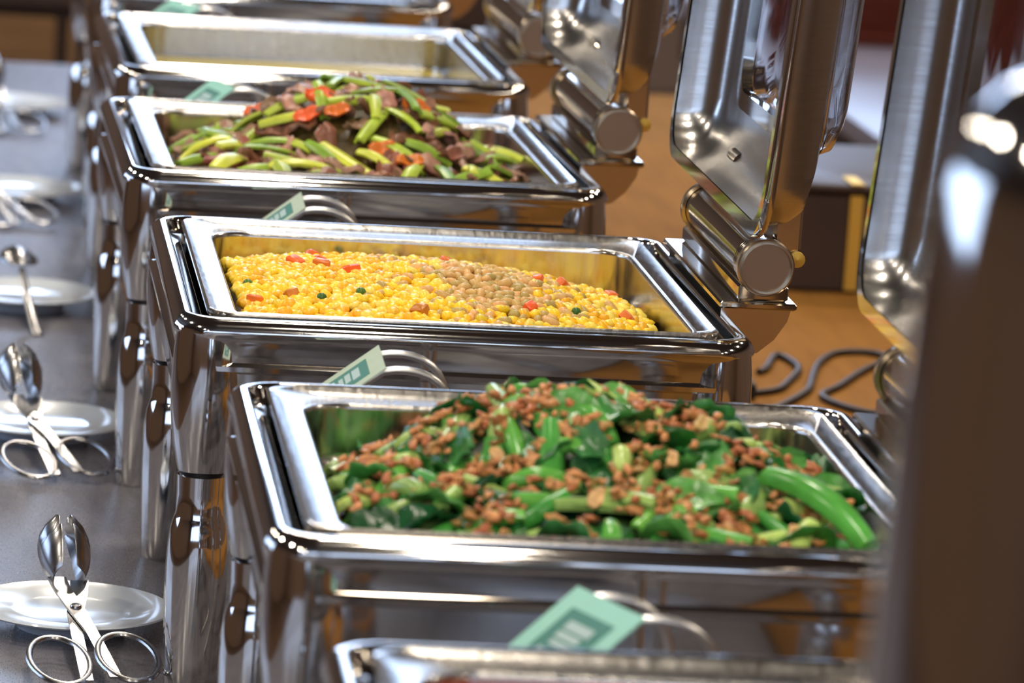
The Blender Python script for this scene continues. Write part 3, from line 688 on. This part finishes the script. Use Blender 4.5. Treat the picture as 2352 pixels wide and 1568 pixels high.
for i, (x, y, z, rz, el, lab) in enumerate(TG):
    o = tp if i == 0 else copy_tree(tp)
    o.location = (x, y, z); o.rotation_euler = (el, 0, rz); tag(o, lab, 'tongs', 'scissor tongs on the plates')
# serving spoon on the third plate
e = empty('serving_spoon', (-0.318, 1.48, TZ + 0.028), 0.0, 'bright steel serving spoon resting on the third white plate', 'spoon')
e.rotation_euler = (0.16, 0, 0.12)
vs = []; fs = []; P = {}; nx, ny = 13, 9
for q in (0, 1):
    for i in range(nx):
        for j in range(ny):
            u = i / (nx - 1) * 2 - 1; v = j / (ny - 1) * 2 - 1; ww = 0.023 * math.sqrt(max(0.01, 1 - u * u))
            z = 0.014 * (1 - 0.9 * (u * u * 0.6 + v * v * (1 - u * u))) - (0.0012 * q)
            P[q, i, j] = len(vs); vs.append((v * ww, 0.06 + u * 0.034, z + 0.02))
for i in range(nx - 1):
    for j in range(ny - 1):
        fs.append((P[0, i, j], P[0, i, j + 1], P[0, i + 1, j + 1], P[0, i + 1, j])); fs.append((P[1, i, j], P[1, i + 1, j], P[1, i + 1, j + 1], P[1, i, j + 1]))
    fs.append((P[0, i, 0], P[0, i + 1, 0], P[1, i + 1, 0], P[1, i, 0])); fs.append((P[0, i + 1, ny - 1], P[0, i, ny - 1], P[1, i, ny - 1], P[1, i + 1, ny - 1]))
MB().add(vs, fs).obj('bowl', M['tong'], e, ang=60)
MB().tube([(0, 0.030, 0.020), (0, 0.010, 0.014), (0, -0.03, 0.004), (0, -0.08, -0.004), (0, -0.13, -0.008)], [0.004, 0.0042, 0.005, 0.0065, 0.007], 10, flat=0.45).obj('handle', M['tong'], e)

# ------------------------------------------------------------------ card stands between the dishes
def card_stand(ch, topF, uvec, vvec, label, cm='teal_light'):
    x, y, r, _ = CH[ch]; e = empty('card_stand', (x + topF[0] + 0.05, y + topF[1] - 0.04, TZ), 0, label, 'sign', 'dish name cards')
    o = Vector(e.location); tF = Vector((x + topF[0], y + topF[1], TZ + topF[2])) - o
    U = Vector(uvec); Vv = Vector(vvec)           # U along the top edge towards the camera, Vv from bottom to top
    n = U.cross(Vv).normalized()
    if n.x > 0: n = -n
    def P(a, b, d): return tF + U * a - Vv * (1 - b) + n * d
    def panel(a0, a1, b0, b1, d0, d1):
        vs = [P(a0, b0, d0), P(a1, b0, d0), P(a1, b1, d0), P(a0, b1, d0), P(a0, b0, d1), P(a1, b0, d1), P(a1, b1, d1), P(a0, b1, d1)]
        return MB().add(vs, [(0, 1, 2, 3), (7, 6, 5, 4), (0, 4, 5, 1), (1, 5, 6, 2), (2, 6, 7, 3), (3, 7, 4, 0)])
    c = panel(0, 1, 0, 1, -0.0012, 0.0).obj('card', M[cm], e, smooth=False)
    panel(0.20, 0.82, 0.10, 0.76, 0.0, 0.0004).obj('printed_panel', M['teal_dark'], c, smooth=False)
    for (a0, a1, b0, b1) in ((0.34, 0.70, 0.50, 0.62), (0.34, 0.66, 0.38, 0.47), (0.36, 0.68, 0.28, 0.35), (0.30, 0.46, 0.16, 0.22)):
        panel(a0, a1, b0, b1, 0.0004, 0.0007).obj('printed_line', M['print'], c, smooth=False)
    for k, a in enumerate((0.15, 0.85)):
        s = P(a, 0.92, -0.004); pts = [P(a, 0.2, -0.0035), P(a, 0.55, -0.0035), s]
        for q in range(1, 10):
            t = PI / 2 * q / 9
            pts.append(s + Vector((0.058 * math.sin(t), 0, 0.006 * math.sin(2 * t) - 0.036 * (1 - math.cos(t)))))
        l = pts[-1]; pts += [Vector((l.x + 0.004, l.y, l.z - 0.06)), Vector((l.x + 0.006, l.y, 0.02)), Vector((l.x + 0.004, l.y, 0.005)), Vector((l.x - 0.012, l.y, 0.0026)), Vector((l.x - 0.10, l.y, 0.0026))]
        MB().tube(pts, 0.0034, 10).obj('wire', M['wire'], e)
    b0 = P(0.15, 0, 0); b1 = P(0.85, 0, 0)
    return e
card_stand(1, (-0.049, -0.330, 0.309), (0.032, -0.082, 0.0), (0.046, 0.004, 0.043), 'large blurred teal card on wires in front of the greens dish')
card_stand(2, (-0.083, -0.322, 0.314), (-0.004, -0.100, 0.0), (0.046, 0.004, 0.034), 'pale green card on curved wires in front of the corn dish', 'sage')
card_stand(3, (-0.070, -0.314, 0.312), (-0.004, -0.100, 0.0), (0.042, 0.004, 0.032), 'pale green card on curved wires in front of the celery dish', 'sage')
card_stand(4, (-0.130, -0.318, 0.317), (0.020, -0.075, 0.0), (0.044, 0.004, 0.036), 'yellow-lit card on wires in front of the soup dish')
card_stand(5, (-0.135, -0.318, 0.314), (0.035, -0.070, 0.0), (0.044, 0.004, 0.036), 'teal card at the top edge before the farthest dish')

# ------------------------------------------------------------------ cords, box, trays, urn
CT = TZ + 0.004
def cord(pts, label):
    # smooth through the given points
    P_ = [Vector((x, y, CT)) for x, y in pts]; out = []
    for i in range(len(P_) - 1):
        p0, p1, p2, p3 = P_[max(i - 1, 0)], P_[i], P_[i + 1], P_[min(i + 2, len(P_) - 1)]
        for k in range(6):
            t = k / 6; out.append(0.5 * ((2 * p1) + (-p0 + p2) * t + (2 * p0 - 5 * p1 + 4 * p2 - p3) * t * t + (-p0 + 3 * p1 - 3 * p2 + p3) * t ** 3))
    out.append(P_[-1]); e = empty('power_cord', (pts[0][0], pts[0][1], TZ), 0, label, 'cord', 'black power cords')
    o = Vector((pts[0][0], pts[0][1], TZ))
    MB().tube([p - o for p in out], 0.0042, 8).obj('cable', M['rubber'], e)
    q = out[-1] - o; MB().box(q.x - 0.014, q.x + 0.014, q.y - 0.022, q.y + 0.022, 0.0, 0.022, bev=0.004).obj('plug', M['gap'], e)
cord([(0.516, 2.066), (0.561, 2.13), (0.601, 2.248), (0.657, 2.401), (0.74, 2.52), (0.84, 2.58)], 'black cord on the counter between the corn and celery lids')
cord([(0.545, 3.20), (0.559, 3.308), (0.591, 3.519), (0.632, 3.70), (0.70, 3.80)], 'thin dark cord curving behind the celery dish hinge')
cord([(0.535, 1.30), (0.549, 1.327), (0.578, 1.416), (0.590, 1.340), (0.562, 1.25), (0.535, 1.19), (0.49, 1.16)], 'dark cord looping under the corn dish hinge bracket')
cord([(0.50, 1.05), (0.57, 1.186), (0.593, 1.27), (0.62, 1.37), (0.656, 1.447), (0.70, 1.46), (0.712, 1.42), (0.666, 1.335), (0.62, 1.236), (0.585, 1.16), (0.62, 1.08), (0.68, 1.06)], 'brown cord lying in a big loop on the tan counter')
def trunk_box():
    e = empty('wooden_box', (0.77, 2.10, TZ), 0, 'dark brown wooden box with a brass strip on the tan counter', 'box')
    MB().box(-0.11, 0.13, -0.19, 0.19, 0.0, 0.13, bev=0.004).obj('case', M['dark_wood'], e)
    MB().box(-0.115, 0.135, -0.195, 0.195, 0.13, 0.142, bev=0.003).obj('lid', M['dark_wood'], e)
    MB().box(-0.016, 0.001, -0.1955, -0.190, 0.004, 0.128).obj('brass_strip', M['brass'], e, smooth=False)
    MB().box(-0.016, 0.001, -0.1975, -0.130, 0.142, 0.1445).obj('brass_hasp', M['brass'], e, smooth=False)
trunk_box()
rt = random.Random(3)
words_ = ('lowest', 'second', 'third', 'fourth', 'fifth', 'sixth', 'seventh', 'top')
for k in range(8):
    e = empty('wooden_tray', (1.56 + rt.uniform(-.02, .02), 4.95 + rt.uniform(-.01, .01), TZ + k * 0.0225), rt.uniform(-0.09, 0.09), ('%s red-brown wooden tray of the stack on the side table' % words_[k]) if k in (0, 7) else '%s red-brown wooden tray from the bottom of the stack' % words_[k], 'tray', 'stacked red-brown trays')
    MB().box(-0.29, 0.29, -0.20, 0.20, 0.0, 0.006, bev=0.002).obj('base', M['redbrown'], e)
    lp = [ring(0.29, 0.20, 0.02, 0.0061, 4), ring(0.305, 0.215, 0.025, 0.020, 4), ring(0.298, 0.208, 0.022, 0.0215, 4), ring(0.283, 0.193, 0.018, 0.0065, 4)]
    MB().loft(lp).obj('rim', M['redbrown'], e)
# tall polished urn close to the lens on the right
e = empty('beverage_urn', (-0.018, -2.40, TZ), 0, 'tall blurred polished steel urn close to the camera at the right edge', 'urn')
MB().lathe([(0.0001, 0.0), (0.115, 0.0), (0.118, 0.006), (0.116, 0.022), (0.105, 0.03)], 48).obj('base', M['steel'], e)
MB().lathe([(0.104, 0.028), (0.104, 0.20), (0.1035, 0.45), (0.102, 0.58), (0.098, 0.66), (0.0945, 0.715), (0.0925, 0.745), (0.089, 0.765)], 48).obj('body', M['steel'], e)
d = MB().lathe([(0.0895, 0.764), (0.088, 0.772), (0.080, 0.788), (0.066, 0.802), (0.045, 0.812), (0.020, 0.817), (0.0001, 0.818)], 48).obj('dome_lid', M['steel'], e)
MB().lathe([(0.006, 0.815), (0.006, 0.83), (0.013, 0.838), (0.013, 0.848), (0.0001, 0.854)], 20).obj('knob', M['gap'], d)
t = MB().tube([(0.10, 0, 0.10), (0.135, 0, 0.10), (0.15, 0, 0.092), (0.152, 0, 0.07)], 0.009, 12).obj('tap', M['steel'], e)
MB().tube([(0.135, 0, 0.105), (0.135, 0, 0.13), (0.15, 0, 0.15)], 0.004, 8).obj('tap_lever', M['gap'], t)
